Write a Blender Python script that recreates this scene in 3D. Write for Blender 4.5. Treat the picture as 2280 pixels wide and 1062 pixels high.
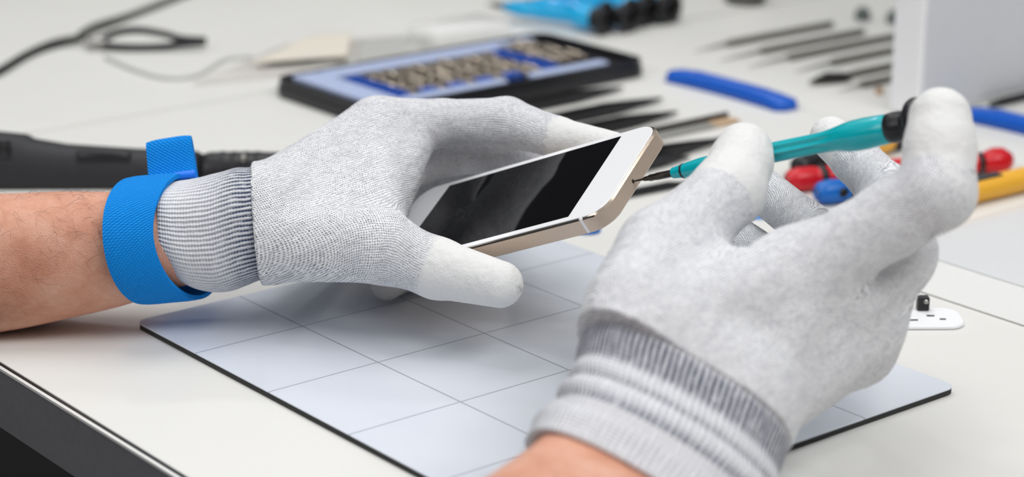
import bpy, bmesh, math, random
import numpy as np
from mathutils import Vector, Matrix

for o in list(bpy.data.objects):
    bpy.data.objects.remove(o)
SC = bpy.context.scene
COL = SC.collection
random.seed(7)

# ------------------------------------------------------------------ camera
IW, IH, FPX = 2280.0, 1062.0, 4820.0
CAM = np.array([-0.43174345, -0.66237236, 0.28711494])
RW = np.array([[0.77805174, -0.62819439, 0.00270292],
               [-0.18738623, -0.23619016, -0.95346768],
               [0.59960145, 0.74134069, -0.30148314]])      # rows: right, down, forward
cam_d = bpy.data.cameras.new('camera')
cam = bpy.data.objects.new('camera', cam_d)
COL.objects.link(cam)
cam_d.sensor_fit = 'HORIZONTAL'
cam_d.sensor_width = 36.0
cam_d.lens = FPX / IW * 36.0
cam_d.clip_start = 0.02
mw = Matrix.Identity(4)
for i in range(3):
    mw[i][0], mw[i][1], mw[i][2], mw[i][3] = RW[0][i], -RW[1][i], -RW[2][i], CAM[i]
cam.matrix_world = mw
cam_d.dof.use_dof = True
cam_d.dof.focus_distance = 0.795
cam_d.dof.aperture_fstop = 7.8
SC.camera = cam

# ------------------------------------------------------------------ light
SC.view_settings.view_transform = 'Standard'
SC.view_settings.look = 'None'
SC.view_settings.gamma = 1.0
SC.view_settings.use_curve_mapping = False
SC.view_settings.exposure = 0.0

world = bpy.data.worlds.new('room_light')
SC.world = world
world.use_nodes = True
wn, wl = world.node_tree.nodes, world.node_tree.links
wn.clear()
w_out = wn.new('ShaderNodeOutputWorld')
w_bg = wn.new('ShaderNodeBackground')
w_tc = wn.new('ShaderNodeTexCoord')
w_sep = wn.new('ShaderNodeSeparateXYZ')
w_rmp = wn.new('ShaderNodeValToRGB')
wl.new(w_tc.outputs['Generated'], w_sep.inputs[0])
wl.new(w_sep.outputs['Z'], w_rmp.inputs[0])
wl.new(w_rmp.outputs[0], w_bg.inputs[0])
wl.new(w_bg.outputs[0], w_out.inputs[0])
e = w_rmp.color_ramp.elements
e[0].position = 0.0; e[0].color = (0.06, 0.06, 0.065, 1)
e[1].position = 1.0; e[1].color = (1.0, 1.0, 1.02, 1)
k = e.new(0.38); k.color = (0.10, 0.102, 0.105, 1)
k = e.new(0.55); k.color = (0.75, 0.76, 0.78, 1)
w_bg.inputs[1].default_value = 0.50


def area(name, loc, target, sx, sy, power, color=(1, 1, 1)):
    d = bpy.data.lights.new(name, 'AREA')
    d.shape = 'RECTANGLE'; d.size = sx; d.size_y = sy
    d.energy = power; d.color = color
    o = bpy.data.objects.new(name, d)
    COL.objects.link(o)
    o.location = loc
    o.rotation_euler = (Vector(target) - Vector(loc)).to_track_quat('-Z', 'Y').to_euler()
    return o


area('ceiling_lamp', (0.10, 0.30, 1.5), (0.1, 0.0, 0), 1.2, 0.6, 7.8, (1.0, 0.985, 0.96))
area('front_fill', (0.10, -1.05, 1.25), (0.12, 0.0, 0.05), 1.1, 0.5, 12.5, (1.0, 0.99, 0.98))  # unseen fill light added to brighten surfaces that face the camera
area('window_light', (-1.5, 0.1, 1.0), (0.1, 0.0, 0), 0.9, 0.9, 6.5, (0.96, 0.98, 1.0))
for lx_, ly_, pw_ in ((-0.25, 0.05, 0.8), (0.47, 1.35, 2.4), (1.0, 0.95, 1.6)):
    area('glint_light', (lx_, ly_, 1.45), (0.3, 0.25, 0), 0.09, 0.09, pw_)  # small unseen lights added for glints on the shiny tools


# ------------------------------------------------------------------ helpers
def at(u, v, d):
    """world point on the sight line of photo pixel (u, v) at distance d in front of the camera"""
    return CAM + RW.T @ (np.array([(u - IW / 2) / FPX, (v - IH / 2) / FPX, 1.0]) * d)


def tab(u, v, z=0.0):
    """point of the plane at height z seen at photo pixel (u, v)"""
    d = RW.T @ np.array([(u - IW / 2) / FPX, (v - IH / 2) / FPX, 1.0])
    return CAM + d * ((z - CAM[2]) / d[2])


def sr(r, g, b):
    f = lambda c: (c / 255.0 / 12.92) if c <= 10 else ((c / 255.0 + 0.055) / 1.055) ** 2.4
    return (f(r), f(g), f(b), 1.0)


def tag(o, label=None, cat=None, group=None, kind=None):
    if label: o['label'] = label
    if cat: o['category'] = cat
    if group: o['group'] = group
    if kind: o['kind'] = kind
    return o


def empty(name, loc, label=None, cat=None, group=None, rot=None):
    o = bpy.data.objects.new(name, None)
    o.empty_display_size = 0.02
    COL.objects.link(o)
    o.location = loc
    if rot is not None: o.rotation_euler = rot
    return tag(o, label, cat, group)


def link(name, me, m, parent=None, smooth=True):
    if m is not None:
        me.materials.clear(); me.materials.append(m)
    if smooth:
        me.polygons.foreach_set('use_smooth', [True] * len(me.polygons))
    o = bpy.data.objects.new(name, me)
    COL.objects.link(o)
    if parent is not None: o.parent = parent
    return o


def mesh(name, V, F, m, parent=None, smooth=True):
    me = bpy.data.meshes.new(name)
    me.from_pydata([tuple(map(float, p)) for p in V], [], [tuple(map(int, f)) for f in F])
    me.update()
    return link(name, me, m, parent, smooth)


def bm_obj(name, bm, m, parent=None, smooth=False, sharp=40):
    bmesh.ops.recalc_face_normals(bm, faces=bm.faces)
    me = bpy.data.meshes.new(name)
    bm.to_mesh(me); bm.free()
    o = link(name, me, m, parent, smooth)
    if smooth and sharp:
        try: me.set_sharp_from_angle(angle=math.radians(sharp))
        except Exception: pass
    return o


def box(bm, x0, x1, y0, y1, z0, z1, bev=0.0, seg=2):
    r = bmesh.ops.create_cube(bm, size=1.0)
    vs = r['verts']
    for v in vs:
        v.co = Vector(((x0 + x1) / 2 + v.co.x * (x1 - x0), (y0 + y1) / 2 + v.co.y * (y1 - y0), (z0 + z1) / 2 + v.co.z * (z1 - z0)))
    if bev:
        es = list({ed for v in vs for ed in v.link_edges})
        bmesh.ops.bevel(bm, geom=es, offset=bev, segments=seg, affect='EDGES', profile=0.5)


def box_obj(name, dims, m, parent=None, bev=0.0, seg=2):
    bm = bmesh.new(); box(bm, *dims, bev=bev, seg=seg)
    return bm_obj(name, bm, m, parent)


def rrect(w, h, r, n=8):
    """rounded rectangle outline, counter-clockwise, centred"""
    P = []
    for cx, cy, a0 in ((w / 2 - r, h / 2 - r, 0), (-w / 2 + r, h / 2 - r, 90), (-w / 2 + r, -h / 2 + r, 180), (w / 2 - r, -h / 2 + r, 270)):
        for i in range(n + 1):
            a = math.radians(a0 + 90 * i / n)
            P.append((cx + r * math.cos(a), cy + r * math.sin(a)))
    return P


def stack(layers):
    """list of (outline, z) with equal vertex counts -> closed solid V, F"""
    V, F = [], []
    n = len(layers[0][0])
    for out, z in layers:
        V += [(x, y, z) for x, y in out]
    for i in range(len(layers) - 1):
        for j in range(n):
            F.append((i * n + j, i * n + (j + 1) % n, (i + 1) * n + (j + 1) % n, (i + 1) * n + j))
    F.append(tuple(range(n))[::-1])
    F.append(tuple((len(layers) - 1) * n + j for j in range(n)))
    return V, F


def slab(name, outline_fn, z0, z1, ch, m, parent=None, sharp=30):
    """outline_fn(inset) -> outline; chamfered slab"""
    V, F = stack([(outline_fn(ch), z0), (outline_fn(0), z0 + ch), (outline_fn(0), z1 - ch), (outline_fn(ch), z1)])
    o = mesh(name, V, F, m, parent)
    try: o.data.set_sharp_from_angle(angle=math.radians(sharp))
    except Exception: pass
    return o


def lathe(profile, seg=24, flute=None):
    """profile [(x, r)] turned about local X"""
    V, F = [], []
    for i, (x, r) in enumerate(profile):
        for j in range(seg):
            a = 2 * math.pi * j / seg
            rr = r if flute is None else flute(x, a, r)
            V.append((x, rr * math.cos(a), rr * math.sin(a)))
    for i in range(len(profile) - 1):
        for j in range(seg):
            F.append((i * seg + j, (i + 1) * seg + j, (i + 1) * seg + (j + 1) % seg, i * seg + (j + 1) % seg)[::-1])
    F.append(tuple(range(seg))); F.append(tuple((len(profile) - 1) * seg + j for j in range(seg))[::-1])
    return V, F


def catmull(P, n=8):
    P = [np.array(p, float) for p in P]
    Q = [2 * P[0] - P[1]] + P + [2 * P[-1] - P[-2]]
    out = []
    for i in range(1, len(Q) - 2):
        for k in range(n):
            t = k / n
            a, b, c, d = Q[i - 1], Q[i], Q[i + 1], Q[i + 2]
            out.append(0.5 * ((2 * b) + (c - a) * t + (2 * a - 5 * b + 4 * c - d) * t * t + (3 * b - a - 3 * c + d) * t ** 3))
    out.append(Q[-2])
    return np.array(out)


def tube(path, rad, seg=10, flat=1.0):
    path = np.asarray(path, float)
    n = len(path)
    rad = np.broadcast_to(np.asarray(rad, float), (n,))
    T = np.gradient(path, axis=0); T /= np.linalg.norm(T, axis=1)[:, None]
    V, F = [], []
    for i in range(n):
        up = np.array([0, 0, 1.0]) if abs(T[i][2]) < 0.95 else np.array([0, 1.0, 0])
        s = np.cross(T[i], up); s /= np.linalg.norm(s)
        w = np.cross(s, T[i])
        for j in range(seg):
            a = 2 * math.pi * j / seg
            V.append(path[i] + rad[i] * (math.cos(a) * s + math.sin(a) * w * flat))
    for i in range(n - 1):
        for j in range(seg):
            F.append((i * seg + j, i * seg + (j + 1) % seg, (i + 1) * seg + (j + 1) % seg, (i + 1) * seg + j))
    F.append(tuple(range(seg))[::-1]); F.append(tuple((n - 1) * seg + j for j in range(seg)))
    return V, F


def copy_tree(o, parent=None):
    c = o.copy(); COL.objects.link(c)
    if parent is not None: c.parent = parent
    for ch in list(o.children): copy_tree(ch, c)
    return c


# ------------------------------------------------------------------ materials
def mat(name, color, rough=0.5, metal=0.0, spec=0.5, coat=0.0, trans=0.0, ior=1.45, sss=0.0, alpha=1.0):
    m = bpy.data.materials.new(name); m.use_nodes = True
    b = m.node_tree.nodes['Principled BSDF']
    b.inputs['Base Color'].default_value = color
    b.inputs['Roughness'].default_value = rough
    b.inputs['Metallic'].default_value = metal
    b.inputs['Specular IOR Level'].default_value = spec
    b.inputs['Coat Weight'].default_value = coat
    b.inputs['Coat Roughness'].default_value = 0.08
    b.inputs['Transmission Weight'].default_value = trans
    b.inputs['IOR'].default_value = ior
    b.inputs['Alpha'].default_value = alpha
    if sss:
        b.inputs['Subsurface Weight'].default_value = sss
        b.inputs['Subsurface Radius'].default_value = (0.006, 0.0025, 0.0012)
        b.inputs['Subsurface Scale'].default_value = 1.0
    return m


class NT:
    """small wrapper for building node graphs"""
    def __init__(s, m):
        s.t = m.node_tree; s.n = s.t.nodes; s.b = s.n['Principled BSDF']

    def new(s, typ, **kw):
        n = s.n.new(typ)
        for k_, v in kw.items(): setattr(n, k_, v)
        return n

    def set(s, sock, v):
        if hasattr(v, 'is_output') or isinstance(v, bpy.types.NodeSocket): s.t.links.new(v, sock)
        else: sock.default_value = v

    def math(s, op, a, b=0.0, c=None, clamp=False):
        n = s.new('ShaderNodeMath', operation=op, use_clamp=clamp)
        s.set(n.inputs[0], a); s.set(n.inputs[1], b)
        if c is not None: s.set(n.inputs[2], c)
        return n.outputs[0]

    def mix(s, f, a, b):
        n = s.new('ShaderNodeMix', data_type='RGBA')
        s.set(n.inputs[0], f); s.set(n.inputs[6], a); s.set(n.inputs[7], b)
        return n.outputs[2]

    def noise(s, vec, scale, detail=2.0, rough=0.5):
        n = s.new('ShaderNodeTexNoise')
        if vec is not None: s.set(n.inputs['Vector'], vec)
        n.inputs['Scale'].default_value = scale; n.inputs['Detail'].default_value = detail
        n.inputs['Roughness'].default_value = rough
        return n.outputs[0]

    def ramp(s, f, stops):
        n = s.new('ShaderNodeValToRGB')
        s.set(n.inputs[0], f)
        els = n.color_ramp.elements
        els[0].position, els[0].color = stops[0]
        els[1].position, els[1].color = stops[-1]
        for p, c in stops[1:-1]:
            x = els.new(p); x.color = c
        return n.outputs[0]

    def bump(s, h, dist, strength=1.0):
        n = s.new('ShaderNodeBump')
        n.inputs['Strength'].default_value = strength
        n.inputs['Distance'].default_value = dist
        s.set(n.inputs['Height'], h)
        s.t.links.new(n.outputs[0], s.b.inputs['Normal'])

    def obj(s):
        return s.new('ShaderNodeTexCoord').outputs['Object']

    def uv(s):
        sp = s.new('ShaderNodeSeparateXYZ')
        s.set(sp.inputs[0], s.new('ShaderNodeTexCoord').outputs['UV'])
        return sp.outputs[0], sp.outputs[1]

    def attr(s, name):
        return s.new('ShaderNodeAttribute', attribute_name=name).outputs['Fac']

    def combine(s, x, y, z=0.0):
        n = s.new('ShaderNodeCombineXYZ')
        s.set(n.inputs[0], x); s.set(n.inputs[1], y); s.set(n.inputs[2], z)
        return n.outputs[0]


def cosw(t, x, period):
    return t.math('COSINE', t.math('MULTIPLY', x, 2 * math.pi / period))


def knit_material(name, coat_on):
    m = mat(name, sr(205, 206, 210), rough=0.95, spec=0.15)
    t = NT(m)
    a, c = t.uv()                                              # along / across in mm
    vec = t.combine(a, c)
    wob = t.math('MULTIPLY', t.math('SUBTRACT', t.noise(vec, 0.22, 3), 0.5), 1.3)
    jit = t.math('MULTIPLY', t.math('SUBTRACT', t.noise(vec, 1.6, 1), 0.5), 0.55)
    c2 = t.math('ADD', t.math('ADD', c, wob), jit)
    a2 = t.math('SUBTRACT', t.math('ADD', a, t.math('MULTIPLY', wob, 0.6)), jit)
    hc = t.math('MULTIPLY_ADD', cosw(t, c2, 0.84), -0.5, 0.5)
    ha = t.math('MULTIPLY_ADD', cosw(t, a2, 0.74), -0.5, 0.5)
    hole = t.math('POWER', t.math('MULTIPLY', hc, ha), 1.1)
    mel = t.noise(t.combine(t.math('MULTIPLY', a, 0.30), c), 1.5, 3, 0.7)
    big = t.noise(t.combine(t.math('MULTIPLY', a, 0.5), c), 0.28, 3, 0.6)
    fac = t.math('MULTIPLY', hole, t.math('MULTIPLY_ADD', mel, 3.2, -0.95, clamp=True))
    grey = t.ramp(mel, [(0.32, sr(188, 190, 198)), (0.48, sr(238, 239, 242)), (0.70, sr(250, 250, 251))])
    grey = t.mix(t.math('MULTIPLY_ADD', big, -1.4, 0.72, clamp=True), grey, sr(186, 187, 196))
    knit = t.mix(t.math('MULTIPLY', fac, 1.15, clamp=True), grey, sr(76, 78, 88))
    if coat_on:
        ct = t.attr('coat')
        edge = t.math('ADD', ct, t.math('MULTIPLY', t.math('SUBTRACT', t.noise(vec, 0.55, 2), 0.5), 0.7))
        cf = t.math('MULTIPLY_ADD', edge, 2.6, -0.8, clamp=True)
        speck = t.math('GREATER_THAN', t.noise(t.obj(), 1000, 2, 0.7), 0.70)
        white = t.mix(t.math('MULTIPLY', speck, 0.45), sr(226, 226, 225), sr(160, 161, 163))
        colr = t.mix(cf, knit, white)
        hb = t.math('MULTIPLY', hole, t.math('MULTIPLY_ADD', cf, -0.75, 1.0))
    else:
        colr = knit; hb = hole
    t.set(t.b.inputs['Base Color'], colr)
    wr = t.math('MULTIPLY', t.noise(t.obj(), 260, 3), 0.6) if coat_on else t.noise(t.combine(t.math('MULTIPLY', a, 0.6), c), 0.16, 2)
    h = t.math('ADD', t.math('MULTIPLY', hb, -0.55), t.math('MULTIPLY', wr, 3.2))
    t.bump(h, 0.00055, 0.8)
    return m


def cuff_material(name, stops, dark):
    m = mat(name, sr(190, 192, 198), rough=0.95, spec=0.15)
    t = NT(m)
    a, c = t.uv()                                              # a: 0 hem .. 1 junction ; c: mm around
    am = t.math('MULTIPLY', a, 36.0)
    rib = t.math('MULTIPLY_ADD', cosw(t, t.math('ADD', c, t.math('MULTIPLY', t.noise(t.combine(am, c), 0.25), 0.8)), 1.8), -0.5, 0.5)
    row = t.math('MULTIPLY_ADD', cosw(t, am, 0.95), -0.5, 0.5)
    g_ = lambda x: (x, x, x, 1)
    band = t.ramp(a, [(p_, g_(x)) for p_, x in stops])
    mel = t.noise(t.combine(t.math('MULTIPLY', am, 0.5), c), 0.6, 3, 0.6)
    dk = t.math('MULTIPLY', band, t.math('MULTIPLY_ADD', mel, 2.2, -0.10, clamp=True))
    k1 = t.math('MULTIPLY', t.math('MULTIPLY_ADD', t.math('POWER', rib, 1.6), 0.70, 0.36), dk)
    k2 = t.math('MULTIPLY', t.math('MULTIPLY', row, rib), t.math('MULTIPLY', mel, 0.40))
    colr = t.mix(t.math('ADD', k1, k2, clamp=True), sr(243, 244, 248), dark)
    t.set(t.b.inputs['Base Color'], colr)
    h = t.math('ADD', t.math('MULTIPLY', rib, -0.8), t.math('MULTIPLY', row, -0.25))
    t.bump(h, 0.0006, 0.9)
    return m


def skin_material():
    m = mat('skin', sr(214, 166, 144), rough=0.5, spec=0.35, sss=0.12)
    t = NT(m)
    p = t.obj()
    n1 = t.noise(p, 60, 4, 0.6)
    n2 = t.noise(p, 420, 3, 0.6)
    colr = t.ramp(n1, [(0.28, sr(200, 138, 112)), (0.5, sr(220, 164, 139)), (0.72, sr(230, 182, 160))])
    colr = t.mix(t.math('MULTIPLY_ADD', n2, 0.8, -0.25, clamp=True), colr, sr(200, 134, 108))
    t.set(t.b.inputs['Base Color'], colr)
    t.bump(t.math('ADD', t.math('MULTIPLY', n2, 0.5), t.noise(p, 1600, 2)), 0.0006, 0.5)
    return m


def webbing_material():
    m = mat('blue_webbing', sr(0, 122, 205), rough=0.8, spec=0.25)
    t = NT(m)
    a, c = t.uv()
    w = t.math('MULTIPLY_ADD', cosw(t, t.math('ADD', a, t.math('MULTIPLY', c, 0.75)), 1.25), 0.5, 0.5)
    x = t.math('MULTIPLY_ADD', cosw(t, a, 0.9), 0.5, 0.5)
    n = t.noise(t.combine(a, c), 0.6, 3)
    f = t.math('MULTIPLY_ADD', t.math('MULTIPLY', w, x), 0.6, t.math('MULTIPLY', n, 0.3))
    t.set(t.b.inputs['Base Color'], t.mix(f, sr(0, 124, 220), sr(16, 168, 252)))
    t.bump(t.math('ADD', w, t.math('MULTIPLY', x, 0.4)), 0.00035, 0.8)
    return m


def mat_surface_material():
    """glossy white work mat printed with a thin grid every 5 cm (object space = grid space)"""
    m = mat('mat_white', sr(226, 231, 240), rough=0.13, spec=0.5)
    t = NT(m)
    sp = t.new('ShaderNodeSeparateXYZ'); t.set(sp.inputs[0], t.obj())
    def line(x):
        q = t.math('PINGPONG', x, 0.025)
        return t.math('LESS_THAN', q, 0.00034)
    ln = t.math('MAXIMUM', line(sp.outputs[0]), line(sp.outputs[1]))
    sm = t.noise(t.obj(), 30, 3)
    base = t.mix(sm, sr(215, 221, 231), sr(223, 228, 236))
    t.set(t.b.inputs['Base Color'], t.mix(t.math('MULTIPLY', ln, 0.8), base, sr(146, 152, 164)))
    return m


def table_material(name, col1, col2, rough):
    m = mat(name, col1, rough=rough, spec=0.22)
    t = NT(m)
    n = t.noise(t.obj(), 9, 3)
    t.set(t.b.inputs['Base Color'], t.mix(n, col1, col2))
    r = t.math('MULTIPLY_ADD', t.noise(t.obj(), 25, 3), 0.12, rough - 0.05)
    t.set(t.b.inputs['Roughness'], r)
    return m


def speckle(name, col, col2, rough, metal=0.0, scale=300, coat=0.0, bump=0.0, spec=0.5):
    m = mat(name, col, rough=rough, metal=metal, coat=coat, spec=spec)
    t = NT(m)
    n = t.noise(t.obj(), scale, 3)
    t.set(t.b.inputs['Base Color'], t.mix(n, col, col2))
    if bump: t.bump(n, bump, 0.6)
    return m


M_TABLE = table_material('table_white', sr(224, 223, 219), sr(228, 228, 224), 0.40)
M_TABLE_GAP = speckle('table_gap', sr(168, 172, 164), sr(180, 184, 176), 0.6)
M_BLACK_GAP = speckle('groove_black', sr(22, 24, 24), sr(32, 34, 34), 0.5)
M_APRON = speckle('apron_grey', sr(116, 116, 120), sr(128, 128, 132), 0.25)
M_FLOOR = speckle('floor_dark', sr(12, 5, 4), sr(18, 8, 6), 0.7, scale=6)
M_MAT = mat_surface_material()
M_MATB = speckle('mat_backing', sr(38, 38, 38), sr(50, 50, 50), 0.7)
M_GOLD = speckle('phone_gold', sr(206, 186, 168), sr(214, 196, 178), 0.40, metal=0.5, scale=900)
M_CHAMFER = speckle('phone_chamfer', sr(226, 214, 200), sr(170, 150, 132), 0.18, metal=0.9, scale=1500)
M_PWHITE = speckle('phone_white_glass', sr(248, 249, 251), sr(250, 251, 253), 0.12, coat=0.3)
M_SCREEN = speckle('phone_black_glass', sr(7, 7, 9), sr(10, 10, 12), 0.04, spec=0.22)
M_PGAP = speckle('phone_gap', sr(20, 16, 14), sr(30, 24, 20), 0.5)
M_TEAL = speckle('handle_teal', sr(0, 172, 182), sr(4, 180, 190), 0.25, coat=0.3)
M_BLACK = speckle('plastic_black', sr(24, 24, 28), sr(32, 32, 36), 0.35)
M_BLACKM = speckle('plastic_black_matt', sr(30, 31, 35), sr(40, 41, 46), 0.55, bump=0.0002)
M_STEEL = speckle('steel', sr(150, 148, 144), sr(176, 174, 170), 0.25, metal=0.9, scale=700)
M_STEELD = speckle('steel_dark', sr(64, 60, 58), sr(88, 84, 80), 0.25, metal=0.85, scale=700)
M_TWEEZ = speckle('coated_steel_black', sr(30, 30, 32), sr(42, 42, 46), 0.35, metal=0.3)
M_BLUEP = speckle('plastic_blue', sr(0, 84, 190), sr(4, 96, 205), 0.35)
M_BLUED = speckle('handle_blue', sr(0, 170, 228), sr(0, 182, 240), 0.14, coat=0.5)
M_PERI = speckle('tray_pale_blue', sr(178, 192, 226), sr(190, 203, 234), 0.35)
M_RACK = speckle('rack_blue', sr(20, 70, 160), sr(36, 90, 184), 0.4)
M_BIT = speckle('bit_steel', sr(168, 156, 140), sr(196, 184, 168), 0.28, metal=0.8, scale=700)
M_RED = speckle('plastic_red', sr(196, 16, 30), sr(212, 26, 40), 0.3)
M_YELLOW = speckle('plastic_yellow', sr(232, 170, 48), sr(242, 184, 64), 0.35)
M_BLUEH = speckle('plastic_mid_blue', sr(0, 92, 178), sr(8, 106, 196), 0.35)
M_WHITEP = speckle('plastic_white', sr(242, 243, 246), sr(246, 247, 249), 0.4)
M_GREYP = speckle('panel_grey', sr(212, 215, 220), sr(217, 220, 224), 0.5)
M_CLEAR = mat('clear_plastic', (0.95, 0.95, 0.94, 1), rough=0.10, alpha=0.45)
M_FILM = mat('plastic_film', (0.96, 0.97, 0.97, 1), rough=0.25, trans=0.75, ior=1.12)
M_CORD = speckle('cord_black', sr(34, 36, 34), sr(48, 50, 48), 0.45)
M_CORDG = speckle('cord_grey', sr(196, 197, 194), sr(206, 206, 204), 0.5)
M_BEIGE = speckle('beige', sr(214, 204, 186), sr(224, 214, 198), 0.5)
M_TAN = speckle('tan_tip', sr(190, 160, 128), sr(202, 174, 144), 0.5)
M_KNIT = knit_material('glove_knit', False)
M_COAT = knit_material('glove_fingertip_coating', True)
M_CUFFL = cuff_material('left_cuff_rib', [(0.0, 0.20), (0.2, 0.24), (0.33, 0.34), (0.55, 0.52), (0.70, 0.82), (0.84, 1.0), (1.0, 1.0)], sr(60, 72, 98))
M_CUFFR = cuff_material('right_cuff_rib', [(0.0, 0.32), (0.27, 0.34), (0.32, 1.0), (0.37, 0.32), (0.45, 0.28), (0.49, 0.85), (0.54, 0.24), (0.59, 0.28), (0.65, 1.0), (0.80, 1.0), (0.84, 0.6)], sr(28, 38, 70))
M_SKIN = skin_material()
M_WEB = webbing_material()
M_CLASP = speckle('clasp_blue', sr(0, 112, 235), sr(10, 124, 240), 0.4)
M_HAIR = mat('arm_hair', sr(74, 50, 38), rough=0.5)

#@@TABLE
# ------------------------------------------------------------------ floor and workbench
fl = box_obj('floor', (-3, 3, -3, 3, -0.78, -0.74), M_FLOOR)
tag(fl, 'dark brown floor under the white workbench', 'floor', kind='structure')

bench = empty('workbench', (0.2, 0.1, -0.74), 'white workbench carrying the mat, the tools and the cables', 'table')
def bpart(name, dims, m, bev=0.0):
    o = box_obj(name, dims, m, None, bev)
    o.parent = bench
    o.matrix_parent_inverse = Matrix.Translation((-0.2, -0.1, 0.74))
    return o
bpart('tabletop_panel', (-0.1052, 0.4088, -0.75, 0.3390, -0.004, 0.0), M_TABLE, 0.0006)
bpart('tabletop_panel', (-0.1052, 1.6, 0.3415, 1.3, -0.004, 0.0), M_TABLE, 0.0006)
bpart('tabletop_panel', (0.4100, 1.6, -0.75, 0.3390, -0.004, 0.0), M_TABLE, 0.0006)
bpart('tabletop_core', (-0.1052, 1.6, -0.75, 1.3, -0.024, -0.0045), M_TABLE_GAP)
tag(bpart('edge_groove', (-0.1066, -0.1054, -0.75, 1.3, -0.0016, -0.0003), M_BLACK_GAP), 'thin black line along the front edge of the top')  # black strip put in for the dark of the open edge groove
tag(bpart('edge_strip', (-0.1082, -0.1068, -0.75, 1.3, -0.0014, -0.0004), M_TABLE), 'thin white strip along the front edge')
tag(bpart('apron', (-0.1080, -0.1060, -0.75, 1.3, -0.0252, -0.0015), M_APRON), 'smooth dark grey front edge board')
for lx in (-0.05, 1.5):
    for ly in (-0.68, 1.2):
        bpart('leg', (lx - 0.025, lx + 0.025, ly - 0.025, ly + 0.025, -0.74, -0.0245), M_APRON)

# ------------------------------------------------------------------ work mat
MX0, MX1, MY0, MY1 = -0.0475, 0.1490, -0.1990, 0.0455
wm = empty('work_mat', ((MX0 + MX1) / 2, (MY0 + MY1) / 2, 0.0), 'glossy white grid mat with black underside under both gloved hands', 'mat')
mo = slab('printed_surface', lambda i: rrect(MX1 - MX0 - 2 * i, MY1 - MY0 - 2 * i, 0.005), 0.0021, 0.0027, 0.0001, M_MAT, wm)
mb_ = slab('rubber_backing', lambda i: rrect(MX1 - MX0 - 2 * i, MY1 - MY0 - 2 * i, 0.005), 0.0001, 0.0021, 0.0003, M_MATB, wm)
# put the printed sheet's own origin on a grid crossing so that the pattern lands on 5 cm multiples
off = Vector(((MX0 + MX1) / 2, (MY0 + MY1) / 2, 0.0))
mo.data.transform(Matrix.Translation(off)); mo.location = -off

#@@PHONE
# ------------------------------------------------------------------ smartphone
PC = np.array([0.0618, -0.0483, 0.0532])
PR = np.array([[0.2340, 0.8420, -0.4860], [-0.8950, 0.3820, 0.2300], [0.3790, 0.3810, 0.8430]])
U_, _, Vt = np.linalg.svd(PR); PR = U_ @ Vt
phone = empty('smartphone', PC, 'gold and white smartphone with a black screen held in the left glove', 'phone')
pm = Matrix.Identity(4)
for i in range(3):
    for j in range(3): pm[i][j] = PR[i][j]
    pm[i][3] = PC[i]
phone.matrix_world = pm
mm = 0.001
PL, PW, PRD = 123.8 * mm, 57.0 * mm, 9.5 * mm
def pout(i): return rrect(PL - 2 * i, PW - 2 * i, PRD - i, 12)
V, F = stack([(pout(0.6 * mm), -7.0 * mm), (pout(0), -6.4 * mm), (pout(0), -0.9 * mm)])
body = mesh('metal_frame', V, F, M_GOLD, phone); body.data.set_sharp_from_angle(angle=math.radians(30))
tag(body, 'champagne gold metal frame')
V, F = stack([(pout(0), -0.9 * mm), (pout(0.75 * mm), -0.22 * mm), (pout(0.8 * mm), -0.5 * mm), (pout(0.9 * mm), -0.6 * mm)])
chm = mesh('chamfered_rim', V, F, M_CHAMFER, phone); chm.data.set_sharp_from_angle(angle=math.radians(30))
slab('front_glass', lambda i: rrect(PL - 2.2 * mm - 2 * i, PW - 1.9 * mm - 2 * i, PRD - 1.0 * mm, 12), -0.55 * mm, 0.0 * mm, 0.15 * mm, M_PWHITE, phone)
slab('screen', lambda i: rrect(88.5 * mm - 2 * i, 50.0 * mm - 2 * i, 0.3 * mm, 2), -0.1 * mm, 0.035 * mm, 0.01 * mm, M_SCREEN, phone)
# dark opening between glass and frame along the near side, pale antenna line, end hole
bm = bmesh.new(); box(bm, -32 * mm, 50.5 * mm, -PW / 2 - 0.03 * mm, -PW / 2 + 0.9 * mm, -0.85 * mm, -0.40 * mm, bev=0.08 * mm)
box(bm, 52.4 * mm, 57.5 * mm, -PW / 2 - 0.03 * mm, -PW / 2 + 0.9 * mm, -0.80 * mm, -0.45 * mm, bev=0.08 * mm)
tag(bm_obj('side_gap', bm, M_PGAP, phone), 'dark open gap between glass and frame')
bm = bmesh.new(); box(bm, 50.8 * mm, 52.0 * mm, -PW / 2 - 0.05 * mm, -PW / 2 + 0.8 * mm, -6.5 * mm, -0.12 * mm, bev=0.05 * mm)
tag(bm_obj('antenna_line', bm, M_PWHITE, phone), 'white line across the frame')
D0 = at(1408, 404, 0.7805); hl = PR.T @ (D0 - PC); D0 = PC + PR @ np.array([PL / 2 - 0.4 * mm, hl[1], hl[2]])
bm = bmesh.new(); bmesh.ops.create_cone(bm, cap_ends=True, segments=16, radius1=0.75 * mm, radius2=0.75 * mm, depth=0.4 * mm,
                                          matrix=Matrix.Translation((PL / 2 - 0.1 * mm, hl[1], hl[2])) @ Matrix.Rotation(math.pi / 2, 4, 'Y'))
bm_obj('screw_hole', bm, M_PGAP, phone)

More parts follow.
